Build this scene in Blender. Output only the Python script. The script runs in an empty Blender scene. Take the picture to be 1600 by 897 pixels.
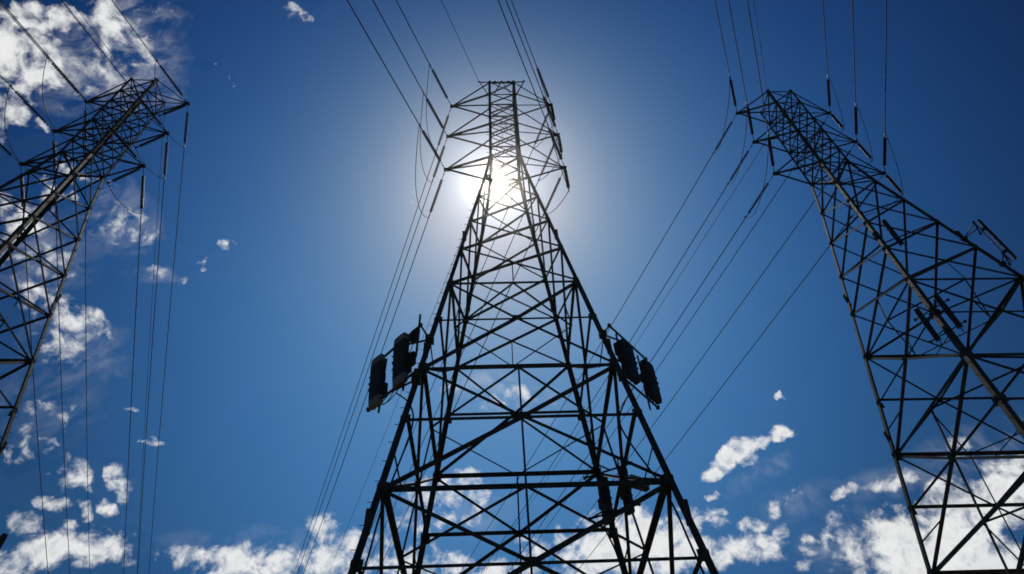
import bpy, bmesh, math, random
from mathutils import Vector, Matrix, Quaternion
random.seed(7)
C = bpy.context.scene.collection
sc = bpy.context.scene

# ------------------------------------------------------------------ camera
EYE = 1.6
PITCH, ROLL, FPX = 0.8505, -0.0503, 1023.9
cr, sr = math.cos(ROLL), math.sin(ROLL)
F = Vector((0, math.cos(PITCH), math.sin(PITCH)))
U0 = Vector((0, -math.sin(PITCH), math.cos(PITCH)))
R0 = Vector((1, 0, 0))
RV = R0 * cr + U0 * sr
UV = U0 * cr - R0 * sr
cam_d = bpy.data.cameras.new('camera')
cam = bpy.data.objects.new('camera', cam_d)
C.objects.link(cam)
M = Matrix((RV, UV, -F)).transposed().to_4x4()
M.translation = Vector((0, 0, EYE))
cam.matrix_world = M
cam_d.sensor_width = 36
cam_d.lens = FPX * 36 / 1600
cam_d.clip_start = 0.1
cam_d.clip_end = 20000
sc.camera = cam

# ------------------------------------------------------------------ sun, sky, exposure
SUN_AZ, SUN_EL = math.radians(-1.95), math.radians(57.75)
SUN_DIR = Vector((math.sin(SUN_AZ) * math.cos(SUN_EL), math.cos(SUN_AZ) * math.cos(SUN_EL), math.sin(SUN_EL)))
sl = bpy.data.lights.new('sun', 'SUN')
sl.energy = 2.4
sl.angle = math.radians(0.5)
sl.color = (1.0, 0.95, 0.86)
so = bpy.data.objects.new('sun', sl)
C.objects.link(so)
so.rotation_euler = SUN_DIR.to_track_quat('Z', 'Y').to_euler()

sc.view_settings.view_transform = 'Standard'
sc.view_settings.look = 'None'
sc.view_settings.gamma = 1
sc.view_settings.use_curve_mapping = False
sc.view_settings.exposure = 0
sc.cycles.filter_width = 1.7
sc.cycles.max_bounces = 4
sc.cycles.use_denoising = True

CLOUDS=[(16.565,8.961,8.947,-0.940,18.288,-7.463,1.250),
(19.788,17.462,7.236,-14.914,30.503,-18.812,0.950),
(21.528,11.645,11.627,-1.505,30.734,-10.304,1.100),
(15.803,14.946,4.355,-15.677,24.908,-16.539,0.750),
(26.896,10.820,10.276,-3.612,74.193,-24.192,0.550),
(14.782,6.423,6.191,-1.302,25.671,-9.960,0.420),
(16.788,7.999,7.833,-0.845,16.169,-7.017,0.300),
(37.737,20.535,20.520,-1.235,22.918,-11.066,0.800),
(59.791,30.801,30.534,-4.817,87.236,-45.626,0.400),
(77.359,26.479,24.268,-6.330,121.768,-51.825,0.700),
(36.565,-12.287,14.387,40.571,90.682,-16.776,0.500),
(39.879,17.714,17.141,-2.454,40.830,-27.365,0.750),
(32.865,14.704,14.247,-1.655,26.787,-19.296,0.550),
(40.478,4.623,24.168,7.790,23.801,-11.228,0.750),
(63.890,29.204,28.401,-4.504,76.373,-48.577,0.500),
(26.645,10.633,10.082,-3.659,55.486,-46.943,0.550),
(68.832,22.583,20.480,-4.159,65.518,-50.564,0.800),
(81.299,27.985,25.683,-5.117,79.234,-63.781,0.750),
(90.213,32.624,30.289,-5.111,78.932,-63.920,0.650),
(79.922,29.624,27.656,-6.708,101.880,-85.852,0.450),
(165.405,52.135,46.782,-12.494,237.453,-105.569,0.400),
(19.157,10.178,10.135,-1.240,20.154,-14.370,0.850),
(29.437,14.500,14.276,-2.021,33.755,-22.389,0.650),
(15.001,7.728,7.661,-1.038,16.145,-12.867,0.600),
(30.298,14.631,14.359,-2.543,43.766,-26.681,0.700),
(14.435,9.835,4.146,-7.762,14.384,-20.079,0.750),
(16.196,8.082,7.974,-1.668,22.836,-24.199,0.550),
(23.719,11.454,11.241,-2.559,34.217,-38.061,0.400),
(33.928,15.508,15.082,-2.685,37.785,-37.771,0.600),
(19.475,10.033,9.946,-1.307,19.154,-17.535,0.500),
(17.655,9.551,9.535,-0.800,9.464,-13.295,0.750),
(28.968,14.773,14.623,-2.006,23.860,-33.193,0.900),
(26.488,17.326,6.786,-14.651,23.124,-42.491,0.850),
(25.249,12.600,12.430,-2.361,28.997,-38.043,0.700),
(23.123,11.240,11.044,-1.376,15.435,-23.836,0.800),
(22.239,11.456,11.357,-2.400,29.931,-38.138,0.600),
(24.747,10.753,10.364,-1.495,16.640,-26.056,0.850),
(41.226,17.647,16.962,-1.615,17.450,-28.723,0.700),
(38.944,11.481,20.456,12.967,68.504,-79.384,0.800),
(47.506,20.122,19.302,-6.698,83.893,-106.068,0.500),
(24.627,20.800,-5.345,-28.740,8.254,-46.600,0.850),
(43.550,20.468,20.000,-1.096,11.568,-19.824,0.800),
(23.789,11.871,11.711,-2.396,25.433,-43.147,0.700),
(45.604,22.169,21.781,-3.062,31.132,-56.708,0.600),
(11.268,8.274,2.218,-8.916,6.832,-24.243,0.800),
(8.017,4.130,4.094,-1.009,9.716,-19.306,0.900),
(5.779,2.716,2.654,-0.873,8.426,-16.673,1.050),
(18.962,8.056,7.732,-2.228,22.082,-41.913,0.800),
(19.276,8.127,7.789,-2.524,23.558,-49.133,0.800),
(12.682,6.860,6.849,-1.022,9.536,-19.889,0.600),
(4.183,1.291,1.152,-1.149,10.870,-22.197,0.950),
(4.947,1.144,0.926,-0.958,9.003,-18.578,1.000),
(9.138,4.087,-2.672,-9.298,7.199,-18.440,0.800),
(14.549,5.243,4.863,-1.831,17.495,-35.202,0.600),
(3.245,0.876,0.751,-1.751,16.120,-34.343,0.900),
(8.288,1.276,0.821,-0.834,7.950,-16.062,0.700),
(9.286,0.950,0.374,-1.002,10.763,-17.894,0.900),
(24.053,2.027,0.474,-2.907,32.423,-50.569,0.800),
(10.820,1.177,0.515,-1.238,12.906,-22.570,0.700),
(13.074,1.844,1.103,-1.316,13.217,-24.574,0.600),
(18.497,3.808,-4.709,-12.682,25.398,-30.648,0.600),
(30.259,3.097,1.219,-1.676,21.548,-25.903,0.450),
(16.165,0.820,-0.299,-2.326,29.157,-36.793,0.350),
(3.266,-0.298,-0.589,-0.685,6.596,-13.106,1.500),
(6.166,-0.164,-0.658,-0.828,7.970,-15.836,0.950),
(2.997,0.191,-0.011,-1.341,12.435,-26.211,1.000),
(8.662,-0.650,-1.402,-1.006,10.258,-18.609,1.300),
(6.488,-1.177,-1.837,-0.942,9.098,-18.001,1.000),
(16.210,-3.464,-5.185,-1.530,14.815,-29.192,0.800),
(10.299,-1.470,-2.462,-1.178,11.982,-21.826,0.850),
(17.468,-4.297,-1.590,7.270,28.710,-55.558,0.600),
(5.445,0.768,0.459,-1.234,11.595,-23.928,0.800),
(10.855,-6.028,3.065,17.733,12.987,-29.737,1.350),
(20.297,-8.553,2.760,19.498,22.884,-46.658,1.200),
(31.676,-13.178,-0.227,19.510,32.296,-59.244,0.800),
(20.031,-6.255,-4.408,5.979,37.792,-58.164,1.100),
(19.690,-10.175,3.693,32.772,28.441,-64.612,0.400),
(8.656,-3.968,-1.943,9.588,22.675,-48.132,1.150),
(17.661,-9.592,-2.685,13.597,18.786,-45.529,0.700),
(24.308,-9.631,-6.374,11.129,43.232,-85.861,0.600),
(19.511,-5.650,-2.745,4.872,18.375,-38.219,0.750),
(24.106,-3.939,-6.329,-4.451,46.681,-80.809,0.600),
(54.356,-8.811,-14.190,-6.843,73.520,-122.240,0.500),
(18.158,-9.616,3.140,20.148,15.057,-42.490,0.500),
(30.402,-16.604,4.683,41.518,31.945,-86.512,0.400),
(31.261,-7.447,-10.872,-1.799,17.945,-33.711,0.500),
(63.424,-37.206,6.845,48.720,46.633,-91.095,0.600),
(14.513,-7.844,2.330,8.574,5.463,-19.159,0.600),
(19.082,-10.948,2.339,16.752,11.138,-36.901,0.500),
(17.433,-9.014,3.263,21.427,13.168,-48.429,0.600),
(5.932,-2.595,-1.834,1.076,3.617,-8.942,1.250),
(5.326,-3.138,-1.089,2.457,2.832,-8.870,1.400),
(6.999,-4.863,-1.229,3.980,3.130,-11.281,1.400),
(3.301,-1.323,-1.760,-0.465,4.370,-9.018,1.500),
(13.685,-6.455,-8.400,-1.060,11.795,-18.470,1.150),
(22.414,-11.524,-8.889,4.548,18.878,-33.705,0.550),
(12.301,-7.127,1.429,4.896,2.865,-11.231,0.700),
(13.948,-7.651,-6.079,4.976,19.493,-38.201,0.700),
(62.265,8.863,5.346,-7.316,123.114,-79.970,0.200)]

VEILS=[(10.124,4.530,4.389,-0.822,15.832,-6.705,0.950),
(17.394,7.221,6.901,-0.955,19.011,-7.095,0.900),
(10.313,5.313,5.267,-0.831,12.914,-10.292,0.450),
(10.398,4.987,4.890,-0.814,11.146,-11.811,0.500),
(17.070,7.307,7.023,-1.074,17.389,-12.526,0.500),
(19.947,7.895,7.474,-3.348,50.682,-43.049,0.500),
(7.413,3.819,3.786,-0.672,8.376,-10.673,0.250),
(6.833,0.611,0.175,-0.688,7.257,-12.436,0.400),
(8.926,1.897,-2.205,-6.720,13.318,-16.398,0.700),
(6.763,-3.217,-1.651,5.315,12.602,-26.650,0.500),
(9.997,-5.156,1.886,16.000,13.381,-32.121,0.400),
(8.442,-3.642,-0.209,6.499,9.156,-21.560,0.300),
(6.301,-3.634,-2.090,4.058,8.860,-18.557,0.500),
(3.425,0.969,0.843,-1.078,10.475,-20.511,0.350),
(6.660,-3.119,-0.444,3.587,4.397,-12.650,0.400)]

W = bpy.data.worlds.new('World')
sc.world = W
W.use_nodes = True
nt = W.node_tree
nt.nodes.clear()
N = nt.nodes.new
def lk(a, b): nt.links.new(a, b)
def val(s, v):
    if isinstance(v, (int, float)): s.default_value = v
    elif isinstance(v, (tuple, list)): s.default_value = v
    else: lk(v, s)
def mth(op, a, b=0.0, c=0.0, clamp=False):
    n = N('ShaderNodeMath'); n.operation = op; n.use_clamp = clamp
    val(n.inputs[0], a); val(n.inputs[1], b); val(n.inputs[2], c)
    return n.outputs[0]
def vmt(op, a, b=(0, 0, 0), sc_=None):
    n = N('ShaderNodeVectorMath'); n.operation = op
    val(n.inputs[0], a); val(n.inputs[1], b)
    if sc_ is not None: val(n.inputs[3], sc_)
    return n.outputs['Value'] if op in ('DOT_PRODUCT', 'LENGTH') else n.outputs['Vector']
def noise(vec, scale, detail, rough, dist=0.0, col=False):
    n = N('ShaderNodeTexNoise'); val(n.inputs['Vector'], vec)
    n.inputs['Scale'].default_value = scale; n.inputs['Detail'].default_value = detail
    n.inputs['Roughness'].default_value = rough; n.inputs['Distortion'].default_value = dist
    return n.outputs['Color'] if col else n.outputs['Fac']
def mixc(f, a, b, mode='MIX'):
    n = N('ShaderNodeMix'); n.data_type = 'RGBA'; n.blend_type = mode
    val(n.inputs[0], f); val(n.inputs[6], a); val(n.inputs[7], b)
    return n.outputs[2]
def mrange(v, a, b, c=0.0, d=1.0, smooth=True):
    n = N('ShaderNodeMapRange'); n.interpolation_type = 'SMOOTHSTEP' if smooth else 'LINEAR'
    val(n.inputs[0], v)
    for i, x in enumerate((a, b, c, d)): n.inputs[1 + i].default_value = x
    return n.outputs[0]

tc = N('ShaderNodeTexCoord')
D = tc.outputs['Generated']
D = vmt('NORMALIZE', D)
sky = N('ShaderNodeTexSky')
sky.sky_type = 'NISHITA'; sky.sun_disc = False
sky.sun_elevation = SUN_EL; sky.sun_rotation = SUN_AZ
sky.altitude = 900; sky.air_density = 1.0; sky.dust_density = 0.4; sky.ozone_density = 3.0
# deep polarised blue of the clear upper sky: the farther from the sun, the darker and purer
ca = vmt('DOT_PRODUCT', D, tuple(SUN_DIR))
ang = mth('ARCCOSINE', mth('MINIMUM', ca, 1.0))            # radians from the sun
an = mth('MAXIMUM', mth('MINIMUM', ang, 0.72), 0.10)
s0 = N('ShaderNodeSeparateXYZ'); lk(D, s0.inputs[0])
elv = mth('ARCSINE', mth('MINIMUM', mth('MAXIMUM', s0.outputs[2], 0.44), 1.0))
chan = []
for p0, p1, p2, p3 in ((3.485, -6.257, 0.113, -3.099), (1.847, -1.287, -2.752, -1.901), (0.676, 1.15, -3.912, -1.027)):
    q = mth('MULTIPLY_ADD', elv, p3, p0)
    q = mth('MULTIPLY_ADD', an, mth('MULTIPLY_ADD', an, p2, p1), q)
    chan.append(mth('EXPONENT', mth('MINIMUM', q, 1.0)))
tint = N('ShaderNodeCombineXYZ')
for k in range(3): lk(chan[k], tint.inputs[k])
skyg = vmt('MULTIPLY', sky.outputs[0], tint.outputs[0])
aure = mth('EXPONENT', mth('MULTIPLY', mth('POWER', mth('DIVIDE', ang, 0.064), 1.011), -1.0))   # solar aureole
skyg = vmt('ADD', skyg, vmt('SCALE', (9.2, 9.2, 9.15), sc_=aure))
sep = N('ShaderNodeSeparateXYZ'); lk(D, sep.inputs[0])
zc = mth('MAXIMUM', sep.outputs[2], 0.06)
P = vmt('SCALE', D, sc_=mth('DIVIDE', 1.0, zc))            # the cloud layer, one unit high: (x, y, 1)
warp = vmt('SUBTRACT', noise(D, 13.0, 3.0, 0.6, col=True), (0.5, 0.5, 0.5))
warp = vmt('MULTIPLY', warp, (0.09, 0.12, 0.0))
warp2 = vmt('MULTIPLY', vmt('SUBTRACT', noise(D, 45.0, 3.0, 0.6, col=True), (0.5, 0.5, 0.5)), (0.05, 0.07, 0.0))
PW = vmt('ADD', vmt('ADD', P, warp), warp2)
sp = N('ShaderNodeSeparateXYZ'); lk(PW, sp.inputs[0])
cb = N('ShaderNodeCombineXYZ'); lk(sp.outputs[0], cb.inputs[0]); lk(sp.outputs[1], cb.inputs[1]); cb.inputs[2].default_value = 1.0
PW = cb.outputs[0]
def blobs(table):
    acc = None
    for (a, b, c_, d, e, f_, s) in table:
        qx = vmt('DOT_PRODUCT', PW, (a, b, c_)); qy = vmt('DOT_PRODUCT', PW, (d, e, f_))
        r2 = mth('MULTIPLY_ADD', qx, qx, mth('MULTIPLY', qy, qy))
        m = mth('MULTIPLY_ADD', r2, -0.5 * s, s)
        acc = mth('MAXIMUM', acc if acc is not None else 0.0, m)
    return acc
acc = blobs(CLOUDS)
veil = mth('MULTIPLY', blobs(VEILS), mrange(noise(vmt('MULTIPLY', D, (1.0, 2.2, 1.0)), 20.0, 7.0, 0.62, 0.6), 0.38, 0.72))
n1 = noise(D, 38.0, 8.0, 0.60, 0.35)
n0 = noise(D, 9.0, 2.0, 0.5)
n2 = noise(vmt('ADD', D, (3.1, 1.7, 0.4)), 62.0, 5.0, 0.6)
fb = mth('ADD', mth('ADD', mth('MULTIPLY', n1, 0.62), mth('MULTIPLY', n2, 0.20)), mth('MULTIPLY', n0, 0.18))
dens = mth('ADD', mth('MULTIPLY', acc, 1.15), mth('MULTIPLY_ADD', fb, 6.8, -3.76))
dens = mth('MULTIPLY', dens, mrange(acc, 0.0, 0.32))
cov = mrange(dens, -0.05, 1.25)
core = mrange(dens, 0.8, 2.0)
n3 = noise(vmt('ADD', D, (0.3, 5.7, 2.4)), 44.0, 5.0, 0.55)
ccol = mixc(mth('MULTIPLY', core, mrange(n3, 0.36, 0.66)), (8.5, 8.55, 8.5, 1), (5.8, 5.8, 6.1, 1))
skyv = mixc(mth('MULTIPLY', veil, 0.42, clamp=True), skyg, (7.4, 7.5, 7.8, 1))
tot = mixc(mth('MULTIPLY', cov, 0.97), skyv, ccol)
# the sun itself, half a degree across, with its dazzling inner corona
disc = mth('LESS_THAN', ang, math.radians(0.27))
tot = vmt('ADD', tot, vmt('SCALE', (1.0, 0.95, 0.88), sc_=mth('MULTIPLY', disc, 2000.0)))
bg = N('ShaderNodeBackground'); lk(tot, bg.inputs[0]); bg.inputs[1].default_value = 0.10
ow = N('ShaderNodeOutputWorld'); lk(bg.outputs[0], ow.inputs[0])
W.cycles.sampling_method = 'MANUAL'; W.cycles.sample_map_resolution = 512

# ------------------------------------------------------------------ materials
def mat(name):
    m = bpy.data.materials.new(name); m.use_nodes = True
    t = m.node_tree; b = t.nodes['Principled BSDF']
    return m, t, b
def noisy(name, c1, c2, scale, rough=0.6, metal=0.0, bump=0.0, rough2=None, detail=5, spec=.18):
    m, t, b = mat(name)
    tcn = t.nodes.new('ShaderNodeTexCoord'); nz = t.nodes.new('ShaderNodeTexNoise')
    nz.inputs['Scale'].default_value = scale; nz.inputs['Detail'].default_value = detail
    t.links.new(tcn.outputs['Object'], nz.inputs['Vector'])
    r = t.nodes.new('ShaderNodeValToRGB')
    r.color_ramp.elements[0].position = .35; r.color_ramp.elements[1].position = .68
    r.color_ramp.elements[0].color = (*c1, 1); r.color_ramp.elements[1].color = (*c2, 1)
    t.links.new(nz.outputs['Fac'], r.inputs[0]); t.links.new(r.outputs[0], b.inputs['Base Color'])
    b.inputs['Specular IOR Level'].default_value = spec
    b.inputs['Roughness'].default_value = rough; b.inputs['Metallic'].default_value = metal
    if rough2 is not None:
        mr = t.nodes.new('ShaderNodeMapRange'); mr.inputs[3].default_value = rough; mr.inputs[4].default_value = rough2
        t.links.new(nz.outputs['Fac'], mr.inputs[0]); t.links.new(mr.outputs[0], b.inputs['Roughness'])
    if bump:
        bp = t.nodes.new('ShaderNodeBump'); bp.inputs['Strength'].default_value = bump
        t.links.new(nz.outputs['Fac'], bp.inputs['Height']); t.links.new(bp.outputs[0], b.inputs['Normal'])
    return m
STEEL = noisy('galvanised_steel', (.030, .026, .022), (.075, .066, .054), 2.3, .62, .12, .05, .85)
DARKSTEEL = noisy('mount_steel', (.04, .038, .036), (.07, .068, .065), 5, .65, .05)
PORC = noisy('brown_porcelain', (.045, .022, .014), (.07, .035, .022), 3, .4)
ALU = noisy('weathered_strand', (.035, .035, .035), (.06, .06, .058), 6, .8, 0)
RADOME = noisy('grey_radome', (.022, .025, .025), (.04, .044, .044), 4, .6)
CAPM = noisy('pale_cap', (.16, .16, .155), (.22, .22, .21), 6, .5)
RUBBER = noisy('black_cable', (.02, .02, .02), (.035, .035, .035), 6, .5)
BOXM = noisy('equipment_paint', (.10, .12, .10), (.15, .17, .14), 5, .5)
GRASS = noisy('dry_grass_ground', (.06, .055, .03), (.13, .11, .06), .35, .95, 0, .3, detail=10)

# ------------------------------------------------------------------ mesh helpers
def add_angle(bm, p, q, b, nrm, t=None, flip=False, inset=0.0):
    """rolled steel angle from p to q: one flange flat in the face, one standing inwards"""
    p = Vector(p); q = Vector(q); ax = (q - p).normalized()
    nrm = Vector(nrm); nrm = (nrm - ax * nrm.dot(ax)).normalized()
    w = ax.cross(nrm).normalized()
    if flip: w = -w
    t = t or b * .13
    o = -nrm * inset
    prof = [(0, 0), (b, 0), (b, t), (t, t), (t, b), (0, b)]
    vs = []
    for e in (p, q):
        vs.append([bm.verts.new(e + o + w * (x - b * .5) - nrm * y) for x, y in prof])
    for i in range(6):
        j = (i + 1) % 6
        bm.faces.new((vs[0][i], vs[0][j], vs[1][j], vs[1][i]))
    bm.faces.new(vs[0]); bm.faces.new(vs[1][::-1])
def add_leg(bm, pts, b, sx, sy):
    """leg angle following pts, heel at the outer corner"""
    t = b * .12
    prof = [(0, 0), (b, 0), (b, t), (t, t), (t, b), (0, b)]
    rings = []
    for p in pts:
        rings.append([bm.verts.new(Vector(p) + Vector((-sx * x + sx * b * .3, -sy * y + sy * b * .3, 0))) for x, y in prof])
    for r1, r2 in zip(rings, rings[1:]):
        for i in range(6):
            j = (i + 1) % 6
            bm.faces.new((r1[i], r1[j], r2[j], r2[i]))
    bm.faces.new(rings[0]); bm.faces.new(rings[-1][::-1])
def add_tube(bm, pts, r, n=8, cap=True):
    pts = [Vector(p) for p in pts]; rings = []
    up = None
    for i, p in enumerate(pts):
        a = pts[max(i - 1, 0)]; c = pts[min(i + 1, len(pts) - 1)]
        ax = (c - a).normalized()
        if up is None:
            up = Vector((0, 0, 1)) if abs(ax.z) < .9 else Vector((1, 0, 0))
        u = (up - ax * up.dot(ax)).normalized(); v = ax.cross(u); up = u
        rr = r[i] if isinstance(r, (list, tuple)) else r
        rings.append([bm.verts.new(p + (u * math.cos(2 * math.pi * k / n) + v * math.sin(2 * math.pi * k / n)) * rr) for k in range(n)])
    for a, b in zip(rings, rings[1:]):
        for k in range(n):
            l = (k + 1) % n
            bm.faces.new((a[k], a[l], b[l], b[k]))
    if cap:
        bm.faces.new(rings[0][::-1]); bm.faces.new(rings[-1])
def add_box(bm, c, s, m3=None):
    c = Vector(c); vs = []
    for x in (-.5, .5):
        for y in (-.5, .5):
            for z in (-.5, .5):
                v = Vector((x * s[0], y * s[1], z * s[2]))
                if m3 is not None: v = m3 @ v
                vs.append(bm.verts.new(c + v))
    for f in ((0, 1, 3, 2), (4, 6, 7, 5), (0, 4, 5, 1), (2, 3, 7, 6), (0, 2, 6, 4), (1, 5, 7, 3)):
        bm.faces.new([vs[i] for i in f])
def obj(name, bm, m, parent=None, smooth=False, loc=None):
    bmesh.ops.recalc_face_normals(bm, faces=bm.faces)
    me = bpy.data.meshes.new(name); bm.to_mesh(me); bm.free()
    me.materials.append(m)
    if smooth:
        for p in me.polygons: p.use_smooth = True
    o = bpy.data.objects.new(name, me); C.objects.link(o)
    if parent: o.parent = parent
    if loc is not None: o.location = loc
    return o
def BM(): return bmesh.new()
def tag(o, label, cat, group=None):
    o['label'] = label; o['category'] = cat
    if group: o['group'] = group
    return o
def empty(name, loc, rz=0):
    o = bpy.data.objects.new(name, None); C.objects.link(o); o.location = loc; o.rotation_euler = (0, 0, rz)
    o.empty_display_size = .2
    return o
def copy_tree(o, parent=None):
    c = o.copy(); C.objects.link(c); c.parent = parent
    for ch in list(o.children): copy_tree(ch, c)
    return c

# ------------------------------------------------------------------ ground
T = {'central': (-0.05, 23.677, 0.0406, 0.0), 'right': (23.788, 26.439, 0.0534, 1.648), 'left': (-29.231, 22.435, 0.0758, 1.232)}
def gh(x, y):
    h = 0
    for k, (X, Y, yaw, z) in T.items():
        h += z * math.exp(-((x - X) ** 2 + (y - Y) ** 2) / 14.0 ** 2)
    r = math.hypot(x, y)
    return h + (max(r - 120, 0) / 300) ** 1.3 * .3 * (math.sin(x * .006) + math.cos(y * .005 + 1) + .6 * math.sin((x + y) * .011))
bm = BM()
ax = sorted(set([s * v for s in (-1, 1) for v in [0, 4, 8, 12, 16, 20, 24, 28, 32, 36, 42, 50, 60, 75, 100, 140, 200, 280, 400, 600, 900, 1300, 1700, 2000]]))
g = [[bm.verts.new((x, y, gh(x, y) )) for y in ax] for x in ax]
for i in range(len(ax) - 1):
    for j in range(len(ax) - 1):
        bm.faces.new((g[i][j], g[i + 1][j], g[i + 1][j + 1], g[i][j + 1]))
gr = obj('ground', bm, GRASS, smooth=True); gr['kind'] = 'structure'
# added volume in place of lens bloom: it scatters the sunlight forward, so the pylon's neck drowns in glare round the sun
bm = BM(); add_box(bm, (0, 0, 21), (4100, 4100, 78))
m, t, b = mat('glare_volume'); t.nodes.remove(b)
pv = t.nodes.new('ShaderNodeVolumePrincipled'); pv.inputs['Color'].default_value = (.95, .95, .93, 1)
pv.inputs['Density'].default_value = 1.4e-4; pv.inputs['Anisotropy'].default_value = .985
t.links.new(pv.outputs[0], t.nodes['Material Output'].inputs['Volume'])
hz = obj('bloom_haze', bm, m); hz['kind'] = 'stuff'

# ------------------------------------------------------------------ lattice pylon (local frame: ground centre, all heights above ground)
CW = 1.03
H = [49.03 + EYE, 44.08 + EYE, 39.37 + EYE]            # crossarm levels, top to bottom
TOP = 51.16 + EYE
HALF = [(51.16 + EYE), (49.03 + 44.08) / 2 + EYE, (44.08 + 39.37) / 2 + EYE]
ARM = [(4.06, 3.95), (4.17, 4.08), (4.13, 4.12)]       # reach left, right
LV = [z + EYE for z in (39.37, 36.14, 33.19, 30.14, 27.08, 23.88, 20.80, 17.70, 14.83, 11.79, 9.02, 5.8, 2.6)]
def WD(z): return max(CW, .9375 + .1383 * (39.43 + EYE - z))
def corner(sx, sy, z): w = WD(z); return Vector((sx * w, sy * w, z))
FACES = [((-1, -1), (1, -1), (0, -1, 0)), ((1, -1), (1, 1), (1, 0, 0)), ((1, 1), (-1, 1), (0, 1, 0)), ((-1, 1), (-1, -1), (-1, 0, 0))]
def fnode(f, side, z):
    return corner(*FACES[f][side], z)

def build_pylon():
    root = empty('lattice_pylon', (0, 0, 0))
    # legs
    for sx in (-1, 1):
        for sy in (-1, 1):
            bm = BM()
            add_leg(bm, [corner(sx, sy, z) for z in (-.5, LV[11], LV[9], LV[7], LV[5])], .235, sx, sy)
            add_leg(bm, [corner(sx, sy, z) for z in (LV[5], LV[3], LV[1], LV[0])], .20, sx, sy)
            add_leg(bm, [corner(sx, sy, z) for z in (LV[0], H[1], H[0], TOP)], .18, sx, sy)
            # gusset plates at the nodes
            for i, z in enumerate(LV + [H[1], H[0], TOP, HALF[1], HALF[2]]):
                s = .24 if i < 6 else .34
                if z > LV[0] + .1: s = .2
                p = corner(sx, sy, z)
                add_box(bm, p + Vector((-sx * s * .36, sy * .075, 0)), (s, .018, s * 1.1))
                add_box(bm, p + Vector((sx * .075, -sy * s * .36, 0)), (.018, s, s * 1.1))
            # splice plates and step bolts
            for z in (LV[4] + 1.2, LV[7] + 1.0, LV[9] - 1.3):
                p = corner(sx, sy, z)
                add_box(bm, p + Vector((-sx * .02, sy * .085, 0)), (.22, .02, .9))
                add_box(bm, p + Vector((sx * .085, -sy * .02, 0)), (.02, .22, .9))
            if sx == sy:
                z = 3.2; k = 0
                while z < TOP - 1:
                    p = corner(sx, sy, z); d = Vector((sx, 0, 0)) if k % 2 else Vector((0, sy, 0))
                    add_tube(bm, [p + d * .05, p + d * .24], .014, 5)
                    z += .42; k += 1
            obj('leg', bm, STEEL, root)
    def mem(name, p, q, b, nrm, inset=.02, flip=False):
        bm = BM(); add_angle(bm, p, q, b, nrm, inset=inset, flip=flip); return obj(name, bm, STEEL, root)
    # body panels: upper level, lower level, middle level or None, brace width
    panels = [(LV[0], LV[1], None, .10), (LV[1], LV[2], None, .10), (LV[2], LV[3], None, .10), (LV[3], LV[4], None, .11), (LV[4], LV[5], None, .11),
              (LV[5], LV[7], LV[6], .12), (LV[7], LV[9], LV[8], .125), (LV[9], LV[11], LV[10], .13), (LV[11], .1, LV[12], .14)]
    for f, (a, b, n) in enumerate(FACES):
        n = Vector(n)
        mid = lambda z: (corner(*a, z) + corner(*b, z)) / 2
        for zu, zl, zm, bw in panels:
            tcross = WD(zu) / (WD(zu) + WD(zl)); zc_ = zu + (zl - zu) * tcross
            for k, (p, q) in enumerate(((a, b), (b, a))):
                A, B = corner(*p, zu), corner(*q, zl)
                bm = BM()
                if zm:
                    zk = (zc_ + zm) / 2; m_ = mid(zk) ; ins = .03 + .02 * k
                    add_angle(bm, A, m_, bw, n, inset=ins); add_angle(bm, m_, B, bw, n, inset=ins)
                else:
                    add_angle(bm, A, B, bw, n, inset=.02 if k else -.03)
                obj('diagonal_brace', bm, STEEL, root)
            if zm:
                zk = (zc_ + zm) / 2
                mem('mid_strut', corner(*a, zk), corner(*b, zk), .13 if zm in (LV[8],) else .10, n, inset=.10)
                bm = BM(); add_box(bm, mid(zk) - n * .02, (.3 if abs(n.y) else .02, .3 if abs(n.x) else .02, .3))
                obj('gusset_plate', bm, STEEL, root)
        for z, bw in ((LV[0], .11), (LV[5], .13), (LV[7], .16), (LV[9], .19), (LV[11], .19)):
            mem('horizontal_beam', corner(*a, z), corner(*b, z), bw, n, inset=.07)
        # slim hangers in the middle of the faces
        zc4 = LV[4] + (LV[5] - LV[4]) * WD(LV[4]) / (WD(LV[4]) + WD(LV[5]))
        mem('hanger', mid(zc4), mid(LV[5]), .055, n, inset=.04)
        for z1, z2 in ((LV[7], LV[8]), (LV[8], LV[9]), (LV[9], LV[10]), (LV[10], LV[11])):
            mem('hanger', mid(z1), mid(z2), .075, n, inset=.16)
        # secondary struts from the middle of the lower half diagonals down to the beam
        for zu, zl, zm in ((LV[5], LV[7], LV[6]), (LV[7], LV[9], LV[8]), (LV[9], LV[11], LV[10])):
            if abs(n.x):
                for p in (a, b):
                    A = (mid(zm) + corner(*p, zl)) / 2
                    mem('secondary_strut', A, corner(*p, (zm + zl) / 2), .05, n, inset=.06)
    # plan bracing, a diamond joining the beam centres
    for z in (LV[5], LV[7], LV[9], LV[11]):
        w = WD(z) - .1
        ring = [Vector((0, -w, z - .06)), Vector((w, 0, z - .06)), Vector((0, w, z - .06)), Vector((-w, 0, z - .06))]
        for i in range(4):
            mem('plan_brace', ring[i], ring[(i + 1) % 4], .07, (0, 0, -1))
    # cage between the crossarms
    cz = [TOP, H[0], HALF[1], H[1], HALF[2], H[2]]
    for f, (a, b, n) in enumerate(FACES):
        cs = [TOP, H[0]] + [H[0] + (H[1] - H[0]) * t / 3 for t in (1, 2, 3)] + [H[1] + (H[2] - H[1]) * t / 3 for t in (1, 2, 3)]
        for zu, zl in zip(cs, cs[1:]):
            for k, (p, q) in enumerate(((a, b), (b, a))):
                mem('cage_brace', corner(*p, zu), corner(*q, zl), .082, n, inset=.02 if k else -.03)
        for z in (TOP, H[0], H[1]):
            mem('cage_beam', corner(*a, z), corner(*b, z), .09, n, inset=.06)
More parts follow.
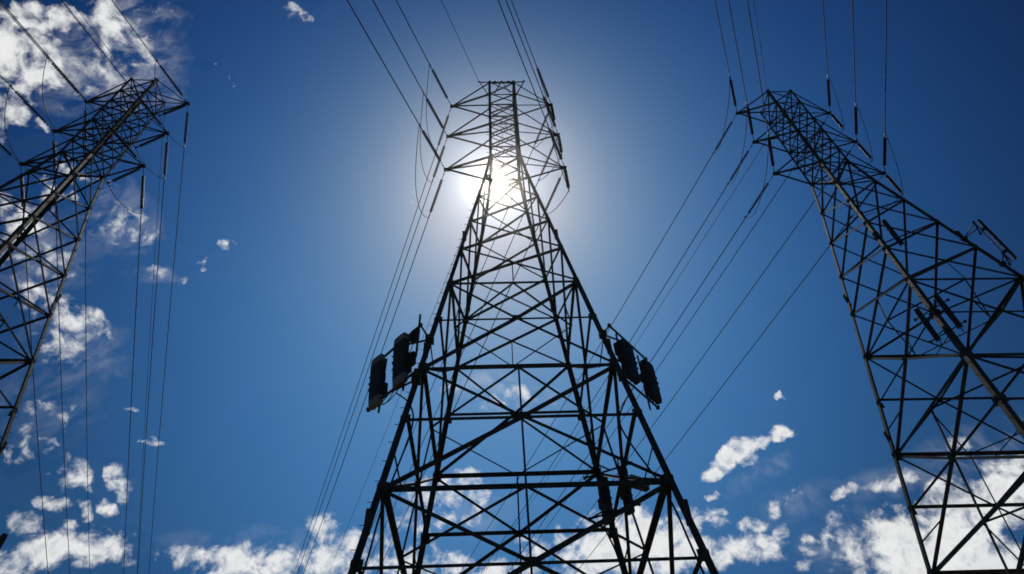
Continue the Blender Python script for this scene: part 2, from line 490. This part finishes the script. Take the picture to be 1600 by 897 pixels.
    # crossarms: two lower chords in the level of the tip, two upper chords half a panel higher
    for i in range(3):
        zu = (TOP, HALF[1], HALF[2])[i]
        for j, sx in enumerate((-1, 1)):
            tipv = Vector((sx * ARM[i][j], 0, H[i]))
            bm = BM()
            for s in (-1, 1):
                add_box(bm, tipv + Vector((-sx * .10, s * .07, .0)), (.42, .02, .26))
            add_box(bm, tipv + Vector((-sx * .12, 0, .02)), (.34, .13, .04))
            add_tube(bm, [tipv + Vector((0, -.16, 0)), tipv + Vector((0, .16, 0))], .04, 8)
            arm = obj('crossarm', bm, STEEL, root)
            def chord(name, p, q, b, nr, ins=.02):
                bm = BM(); add_angle(bm, p, q, b, nr, inset=ins); return obj(name, bm, STEEL, arm)
            for s in (-1, 1):
                lo = corner(sx, s, H[i]); up = corner(sx, s, zu)
                chord('lower_chord', lo, tipv + Vector((-sx * .1, s * .07, 0)), .115, (0, s, -.3))
                chord('upper_chord', up, tipv + Vector((-sx * .1, s * .07, .08)), .085, (0, s, .3))
    return root

def add_horns(root):
    """wide earth wire beam on the near side of the cage top"""
    y = -CW - .02
    for name, p, q, b in (('earth_wire_beam', (-1.85, y, TOP), (1.85, y, TOP), .09),):
        bm = BM(); add_angle(bm, p, q, b, (0, -1, 0))
        for x in (-1.82, -.55, 0, .55, 1.82): add_box(bm, (x, y - .03, TOP), (.2, .03, .22))
        obj(name, bm, STEEL, root)
    for x0, x1 in ((-1.8, -CW), (1.8, CW), (-.05, -.62), (.05, .62)):
        bm = BM(); add_angle(bm, (x0, y, TOP), (x1, y, H[0] if abs(x0) < 1 else H[0] - .5), .07, (0, -1, 0))
        obj('horn_brace', bm, STEEL, root)

proto = build_pylon()
pylons = {}
for k in ('central', 'right', 'left'):
    o = proto if k == 'central' else copy_tree(proto)
    pylons[k] = o
for k, (X, Y, yaw, z) in T.items():
    pylons[k].location = (X, Y, z); pylons[k].rotation_euler = (0, 0, yaw)
add_horns(pylons['central'])
tag(pylons['central'], 'steel lattice pylon in the middle of the picture with the sun behind its neck', 'pylon', 'steel lattice pylons')
tag(pylons['right'], 'steel lattice pylon leaning in from the right edge with a sunlit leg', 'pylon', 'steel lattice pylons')
tag(pylons['left'], 'steel lattice pylon cut off by the left edge of the picture', 'pylon', 'steel lattice pylons')
def wpt(k, v):
    X, Y, yaw, z = T[k]
    return Matrix.Translation((X, Y, z)) @ Matrix.Rotation(yaw, 4, 'Z') @ Vector(v)

# ------------------------------------------------------------------ insulator strings
def make_string(length, link, end):
    root = empty('insulator_string', (0, 0, 0))
    bm = BM(); add_tube(bm, [(0, 0, 0), (0, 0, link)], .022, 6); add_tube(bm, [(-.05, 0, link * .45), (.05, 0, link * .45)], .035, 6)
    obj('link_rod', bm, DARKSTEEL, root)
    bm = BM(); s0, s1 = link, length - end; n = max(4, round((s1 - s0) / .165)); prof = []
    for i in range(n):
        z = s0 + (s1 - s0) * i / n; h = (s1 - s0) / n
        prof += [(z, .045), (z + h * .30, .05), (z + h * .36, .112), (z + h * .50, .118), (z + h * .62, .06), (z + h * .66, .105), (z + h * .72, .045)]
    prof.append((s1, .045)); m = 12
    rings = [[bm.verts.new((r * math.cos(2 * math.pi * k / m), r * math.sin(2 * math.pi * k / m), z)) for k in range(m)] for z, r in prof]
    for a, b in zip(rings, rings[1:]):
        for k in range(m): bm.faces.new((a[k], a[(k + 1) % m], b[(k + 1) % m], b[k]))
    bm.faces.new(rings[0]); bm.faces.new(rings[-1])
    obj('disc_stack', bm, PORC, root, smooth=False)
    bm = BM(); add_tube(bm, [(0, 0, s1), (0, 0, length)], [.03, .03], 6)
    add_box(bm, (0, 0, length - end * .35), (.07, .07, end * .6)); add_box(bm, (0, .06, length - .08), (.05, .16, .12))
    obj('wire_clamp', bm, DARKSTEEL, root)
    return root
LEN = 4.0
str_proto = make_string(LEN, .8, .5); hang_proto = make_string(2.75, .25, .35)
used = {}
def place_string(pr, p, direction, label):
    o = pr if pr.name not in used else copy_tree(pr)
    used[pr.name] = 1
    o.rotation_mode = 'QUATERNION'; o.rotation_quaternion = Vector(direction).to_track_quat('Z', 'Y'); o.location = p
    return tag(o, label, 'insulator', 'insulator strings on the pylons')

# ------------------------------------------------------------------ wires
def wire(name, pts, r, label, cat, group, n=6):
    bm = BM(); o0 = Vector(pts[0]); add_tube(bm, [Vector(p) - o0 for p in pts], r, n)
    o = obj(name, bm, ALU, None, smooth=True, loc=o0); return tag(o, label, cat, group)
def run(p, az, m, s0, s1, span=320):
    d = Vector((math.sin(az), math.cos(az), 0)); out = []
    s = s0; 
    while s <= s1:
        out.append(p + d * s + Vector((0, 0, -m * s + m / span * s * s))); s += 2.5 if s < 60 else 8
    return out
FWD = {'central': -23.38, 'left': -22.59, 'right': -23.54}
BACK = {'central': 198.77, 'left': 192.77, 'right': 201.55}
NM = ['top', 'middle', 'lowest']
for k in T:
    fa, ba = math.radians(FWD[k]), math.radians(BACK[k])
    for i in range(3):
        for j, side in enumerate(('left', 'right')):
            tp = wpt(k, ((-1, 1)[j] * ARM[i][j], 0, H[i]))
            where = f'{NM[i]} {side} arm of the {k} pylon'
            live = {}
            for dn, az, m in (('away', fa, .111), ('overhead', ba, .139)):
                d = Vector((math.sin(az), math.cos(az), -m)).normalized()
                place_string(str_proto, tp, d, ('brown disc insulator string pulling away from the ' if dn == 'away' else 'brown disc insulator string pulling overhead from the ') + where)
                live[dn] = tp + d * LEN
                wire('power_line', run(tp, az, m, LEN * .99, 270), .034,
                     ('power line running down into the distance from the ' if dn == 'away' else 'power line passing overhead from the ') + where, 'power line', 'power lines')
            A, B = live['overhead'], live['away']; pts = []
            if j == 1:
                hd = Vector((0, 0, -1)) if k != 'left' else Vector((-.55, -.1, -1)).normalized()
                place_string(hang_proto, tp + Vector((0, 0, -.1)), hd, 'short insulator string hanging straight down from the ' + where if k != 'left' else 'short insulator string hanging slanted from the ' + where)
                S = tp + Vector((0, 0, -.1)) + hd * 2.75
                for P_, Q_ in ((A, S), (S, B)):
                    for t in range(11):
                        if P_ is S and t == 0: continue
                        u = t / 10; sg = .55 * 4 * u * (1 - u)
                        pts.append(P_.lerp(Q_, u) + Vector((0, 0, -sg)))
            else:
                for t in range(21):
                    u = t / 20; pts.append(A.lerp(B, u) + Vector((-.35 * math.sin(math.pi * u), 0, -2.3 * (1 - abs(2 * u - 1) ** 2.2))))
            wire('jumper_cable', pts, .024, 'drooping jumper cable looping under the ' + where, 'jumper cable', 'jumper cables')
    # earth wires
    hx = -1.82 if k == 'central' else -CW
    p = wpt(k, (hx, -CW, TOP + .03))
    wire('earth_wire', run(p, ba, .125, 0, 270), .022, f'thin earth wire passing overhead from the top of the {k} pylon', 'earth wire', 'earth wires')
    q = wpt(k, (CW, CW, TOP + .03))
    wire('earth_wire', run(q, fa, .10, 0, 270), .022, f'thin earth wire running into the distance from the top of the {k} pylon', 'earth wire', 'earth wires')

# ------------------------------------------------------------------ panel antennas and their mounts
def antenna(k, p, ln, out, label, w=.42, caps=False):
    """p: centre, local frame; out: outward direction"""
    o = empty('panel_antenna', wpt(k, (p[0], p[1], p[2] - ln / 2)), 0)
    rz = T[k][2] + math.atan2(out[1], out[0])
    o.rotation_euler = (0, .09 if caps else 0, rz)
    bm = BM(); dd = .26 if w > .4 else .15
    prof = [(-w / 2, 0), (w / 2, 0), (w / 2, dd * .8), (w * .45, dd * .93), (w * .15, dd), (-w * .15, dd), (-w * .45, dd * .93), (-w / 2, dd * .8)]
    e = .16 if not caps else .34
    rings = [[bm.verts.new((.06 + y * s_, x * s_, z)) for x, y in prof] for z, s_ in ((e, 1), (ln - e, 1))]
    for i in range(8): bm.faces.new((rings[0][i], rings[0][(i + 1) % 8], rings[1][(i + 1) % 8], rings[1][i]))
    bm.faces.new(rings[0]); bm.faces.new(rings[1])
    for t_ in (.36, .5, .64): add_box(bm, (.06 + dd * .45, 0, ln * t_), (dd * 1.12, w * 1.05, .035 if t_ != .5 else .09))
    obj('radome', bm, RADOME, o)
    if w > .4:
        bm = BM(); add_box(bm, (-.10, w * .12, ln * .36), (.2, w * .5, .5)); add_box(bm, (-.10, -w * .1, ln * .64), (.2, w * .45, .4)); obj('filter_box', bm, DARKSTEEL, o)
    for z0, z1, s0, s1 in ((0, e, .93, 1), (ln, ln - e, .93, 1)):
        bm = BM(); rg = [[bm.verts.new((.06 + y * s_, x * s_, z)) for x, y in prof] for z, s_ in ((z0, s0), (z1 , s1 * .995))]
        for i in range(8): bm.faces.new((rg[0][i], rg[0][(i + 1) % 8], rg[1][(i + 1) % 8], rg[1][i]))
        bm.faces.new(rg[0]); bm.faces.new(rg[1]); obj('end_cap', bm, CAPM if caps else RADOME, o)
    for z in (ln * .2, ln * .8):
        bm = BM(); add_box(bm, (0, 0, z), (.14, .20, .09)); add_tube(bm, [(-.05, -.08, z), (-.05, .08, z)], .03, 6); obj('bracket', bm, DARKSTEEL, o)
    for y in (-.1, .1):
        bm = BM(); add_tube(bm, [(.1, y, .02), (.1, y, -.10)], .022, 6); obj('cable_socket', bm, DARKSTEEL, o)
    tag(o, label, 'antenna', 'panel antennas')
    return o
def mount(k, leg, zb, zt, ends, poles, label, th=1.0, radios=()):
    """frame on a leg: ends: two outer points (x, y) of the rails; poles: (x, y, z0, z1)"""
    o = empty('antenna_mount', wpt(k, (*corner(*leg, (zb + zt) / 2).xy, zb)), T[k][2])
    o0 = Vector((*corner(*leg, (zb + zt) / 2).xy, zb))
    for z in (zb, zt):
        c0 = corner(*leg, z); a, b = Vector((*ends[0], z)), Vector((*ends[1], z))
        bm = BM(); add_tube(bm, [a - o0, b - o0], .05 * th, 8)
        for e_ in (a, b): add_box(bm, e_ - o0, (.13 * th, .13 * th, .13))
        obj('rail', bm, DARKSTEEL, o)
        for t in (.0, .55):
            bm = BM(); add_tube(bm, [c0 - o0, a.lerp(b, t) - o0], .04 * th, 8); obj('standoff', bm, DARKSTEEL, o)
        bm = BM(); add_box(bm, c0 - o0, (.3 * th, .3 * th, .28 * th)); obj('clamp', bm, DARKSTEEL, o)
    for x, y, z0, z1 in poles:
        bm = BM(); add_tube(bm, [Vector((x, y, z0)) - o0, Vector((x, y, z1)) - o0], .042 * th, 8); obj('mast_pipe', bm, DARKSTEEL, o)
    for x, y, z in radios:
        r3 = Matrix.Rotation(math.atan2(leg[1], leg[0]), 3, 'Z')
        bm = BM(); add_box(bm, Vector((x, y, z)) - o0, (.2, .36, .62), r3)
        for k_ in range(5): add_box(bm, Vector((x, y, z)) - o0 + r3 @ Vector((.115, -.13 + k_ * .065, 0)), (.04, .015, .56), r3)
        obj('radio_unit', bm, RADOME, o)
        pts = []
        for t_ in range(13):
            u = t_ / 12; a_ = Vector((x, y, z - .3)) - o0; b_ = Vector((*poles[0][:2], zb + .1)) - o0
            pts.append(a_.lerp(b_, u) + Vector((0, 0, -.55 * math.sin(math.pi * u))))
        bm = BM(); add_tube(bm, pts, .02, 5); obj('jumper_lead', bm, RUBBER, o)
    tag(o, label, 'antenna mount', 'antenna mounts'); return o
E_ = EYE
# central pylon, left leg
antenna('central', (-5.66, -2.6, 18.05 + E_), 2.45, (-1, -1), 'outer panel antenna with pale ends beyond the left leg of the central pylon', .74, True)
antenna('central', (-4.58, -3.7, 18.2 + E_), 2.45, (-1, -1), 'inner panel antenna with pale ends beside the left leg of the central pylon', .74, True)
mount('central', (-1, -1), 17.0 + E_, 19.5 + E_, [(-4.0, -4.55), (-6.15, -2.25)], [(-5.68, -2.43, 16.7 + E_, 19.6 + E_), (-4.60, -3.53, 16.9 + E_, 19.9 + E_), (-4.1, -4.3, 18.0 + E_, 20.4 + E_)],
      'pipe frame holding two antennas on the left leg of the central pylon', 1.15, [(-4.25, -4.15, 19.3 + E_), (-4.3, -4.1, 18.0 + E_), (-4.75, -3.4, 18.3 + E_)])
# central pylon, right leg
antenna('central', (4.42, -3.6, 18.0 + E_), 2.05, (1, -1), 'inner dark panel antenna beside the right leg of the central pylon', .68)
antenna('central', (5.5, -2.3, 18.0 + E_), 2.05, (1, -1), 'outer dark panel antenna beyond the right leg of the central pylon', .68)
mount('central', (1, -1), 16.9 + E_, 19.6 + E_, [(3.9, -4.2), (5.75, -2.05)], [(4.30, -3.48, 16.8 + E_, 19.8 + E_), (5.38, -2.18, 16.7 + E_, 19.7 + E_)],
      'pipe frame holding two antennas on the right leg of the central pylon', 1.0, [(4.2, -3.75, 18.6 + E_)])
# central pylon, rear right leg
antenna('central', (4.15, 4.95, 17.0 + E_), 2.5, (1, 1), 'dark panel antenna low on the rear right leg of the central pylon', .55)
antenna('central', (5.10, 4.30, 17.1 + E_), 2.5, (1, 1), 'dark panel antenna beside the equipment box behind the central pylon', .45)
mount('central', (1, 1), 16.0 + E_, 18.2 + E_, [(3.4, 5.1), (5.6, 3.9)], [(4.07, 4.83, 15.6 + E_, 18.3 + E_), (5.02, 4.2, 15.7 + E_, 18.6 + E_)],
      'pipe frame holding two antennas on the rear right leg of the central pylon')
bx = empty('equipment_box', wpt('central', (5.75, 4.0, 16.95 + E_)), T['central'][2] + .5)
bm = BM(); add_box(bm, (0, 0, .22), (1.0, .42, .44)); bmesh.ops.bevel(bm, geom=bm.edges[:], offset=.02, segments=1); obj('housing', bm, BOXM, bx)
bm = BM(); add_box(bm, (0, -.22, .24), (.8, .03, .30)); obj('door', bm, BOXM, bx)
bm = BM(); add_box(bm, (0, .0, -.035), (1.1, .3, .05)); obj('shelf_bracket', bm, DARKSTEEL, bx)
tag(bx, 'small grey green box on the rear right leg of the central pylon', 'equipment box')
# right pylon
antenna('right', (2.95, -3.5, 26.6 + E_), 3.4, (1, -1), 'long panel antenna standing off the outer leg of the right pylon', .3)
mount('right', (1, -1), 25.2 + E_, 28.0 + E_, [(2.5, -3.7), (3.3, -2.9)], [(2.87, -3.42, 24.8 + E_, 28.4 + E_)], 'pipe frame on the outer leg of the right pylon', .8)
antenna('right', (-3.85, -3.05, 20.4 + E_), 2.1, (-1, -1), 'slim panel antenna left of the nearest leg of the right pylon', .26)
antenna('right', (-3.2, -3.9, 20.4 + E_), 2.1, (-1, -1), 'slim panel antenna right of the nearest leg of the right pylon', .26)
mount('right', (-1, -1), 19.6 + E_, 21.1 + E_, [(-4.0, -2.75), (-2.95, -4.1)], [(-3.77, -2.97, 19.2 + E_, 21.6 + E_), (-3.12, -3.82, 19.2 + E_, 21.6 + E_)], 'pipe frame holding two slim antennas on the nearest leg of the right pylon', .65)
antenna('right', (-2.35, -3.4, 27.4 + E_), 2.2, (-1, -1), 'slim panel antenna high up behind the sunlit leg of the right pylon', .26)
# left pylon
antenna('left', (5.05, 5.3, 13.75 + E_), 2.6, (1, 1), 'dark panel antenna cut off by the left edge, low on the left pylon', .5)

# feeder cables on the central pylon
def cable(pts, r, label):
    pts = [wpt('central', p) for p in pts]; sm = []
    for i in range(len(pts) - 1):
        p0, p1, p2, p3 = pts[max(i - 1, 0)], pts[i], pts[i + 1], pts[min(i + 2, len(pts) - 1)]
        for t in range(6):
            u = t / 6
            sm.append(.5 * (2 * p1 + (p2 - p0) * u + (2 * p0 - 5 * p1 + 4 * p2 - p3) * u * u + (3 * p1 - p0 - 3 * p2 + p3) * u ** 3))
    sm.append(pts[-1]); bm = BM(); o0 = sm[0]; add_tube(bm, [p - o0 for p in sm], r, 6)
    o = obj('feeder_cable', bm, RUBBER, None, True, o0); return tag(o, label, 'cable', 'antenna feeder cables')
def legline(sx, sy, zs, off):
    return [corner(sx, sy, z) + Vector(off) + Vector((random.uniform(-.04, .04), random.uniform(-.04, .04), 0)) for z in zs]
cable([(4.5, -3.4, 16.8 + E_), (4.1, -3.3, 16.2 + E_), (3.75, -3.4, 15.3 + E_), (3.9, -3.6, 14.2 + E_)] + legline(1, -1, [13, 11, 9, 7, 5, 3, 1], (-.25, .25, 0)), .035, 'black feeder cable looping down inside the right leg of the central pylon')
cable([(-4.9, -3.4, 16.9 + E_), (-4.3, -3.4, 16.3 + E_), (-4.1, -3.6, 15.0 + E_)] + legline(-1, -1, [13, 11, 9, 7, 5, 3, 1], (.25, .25, 0)), .035, 'black feeder cable running down inside the left leg of the central pylon')
cable([(4.1, 4.7, 15.7 + E_), (3.9, 4.2, 15.0 + E_)] + legline(1, 1, [15.5, 14, 12, 10, 8, 6, 4, 2], (-.2, -.2, 0)), .05, 'thick black feeder cable on the rear right leg of the central pylon')
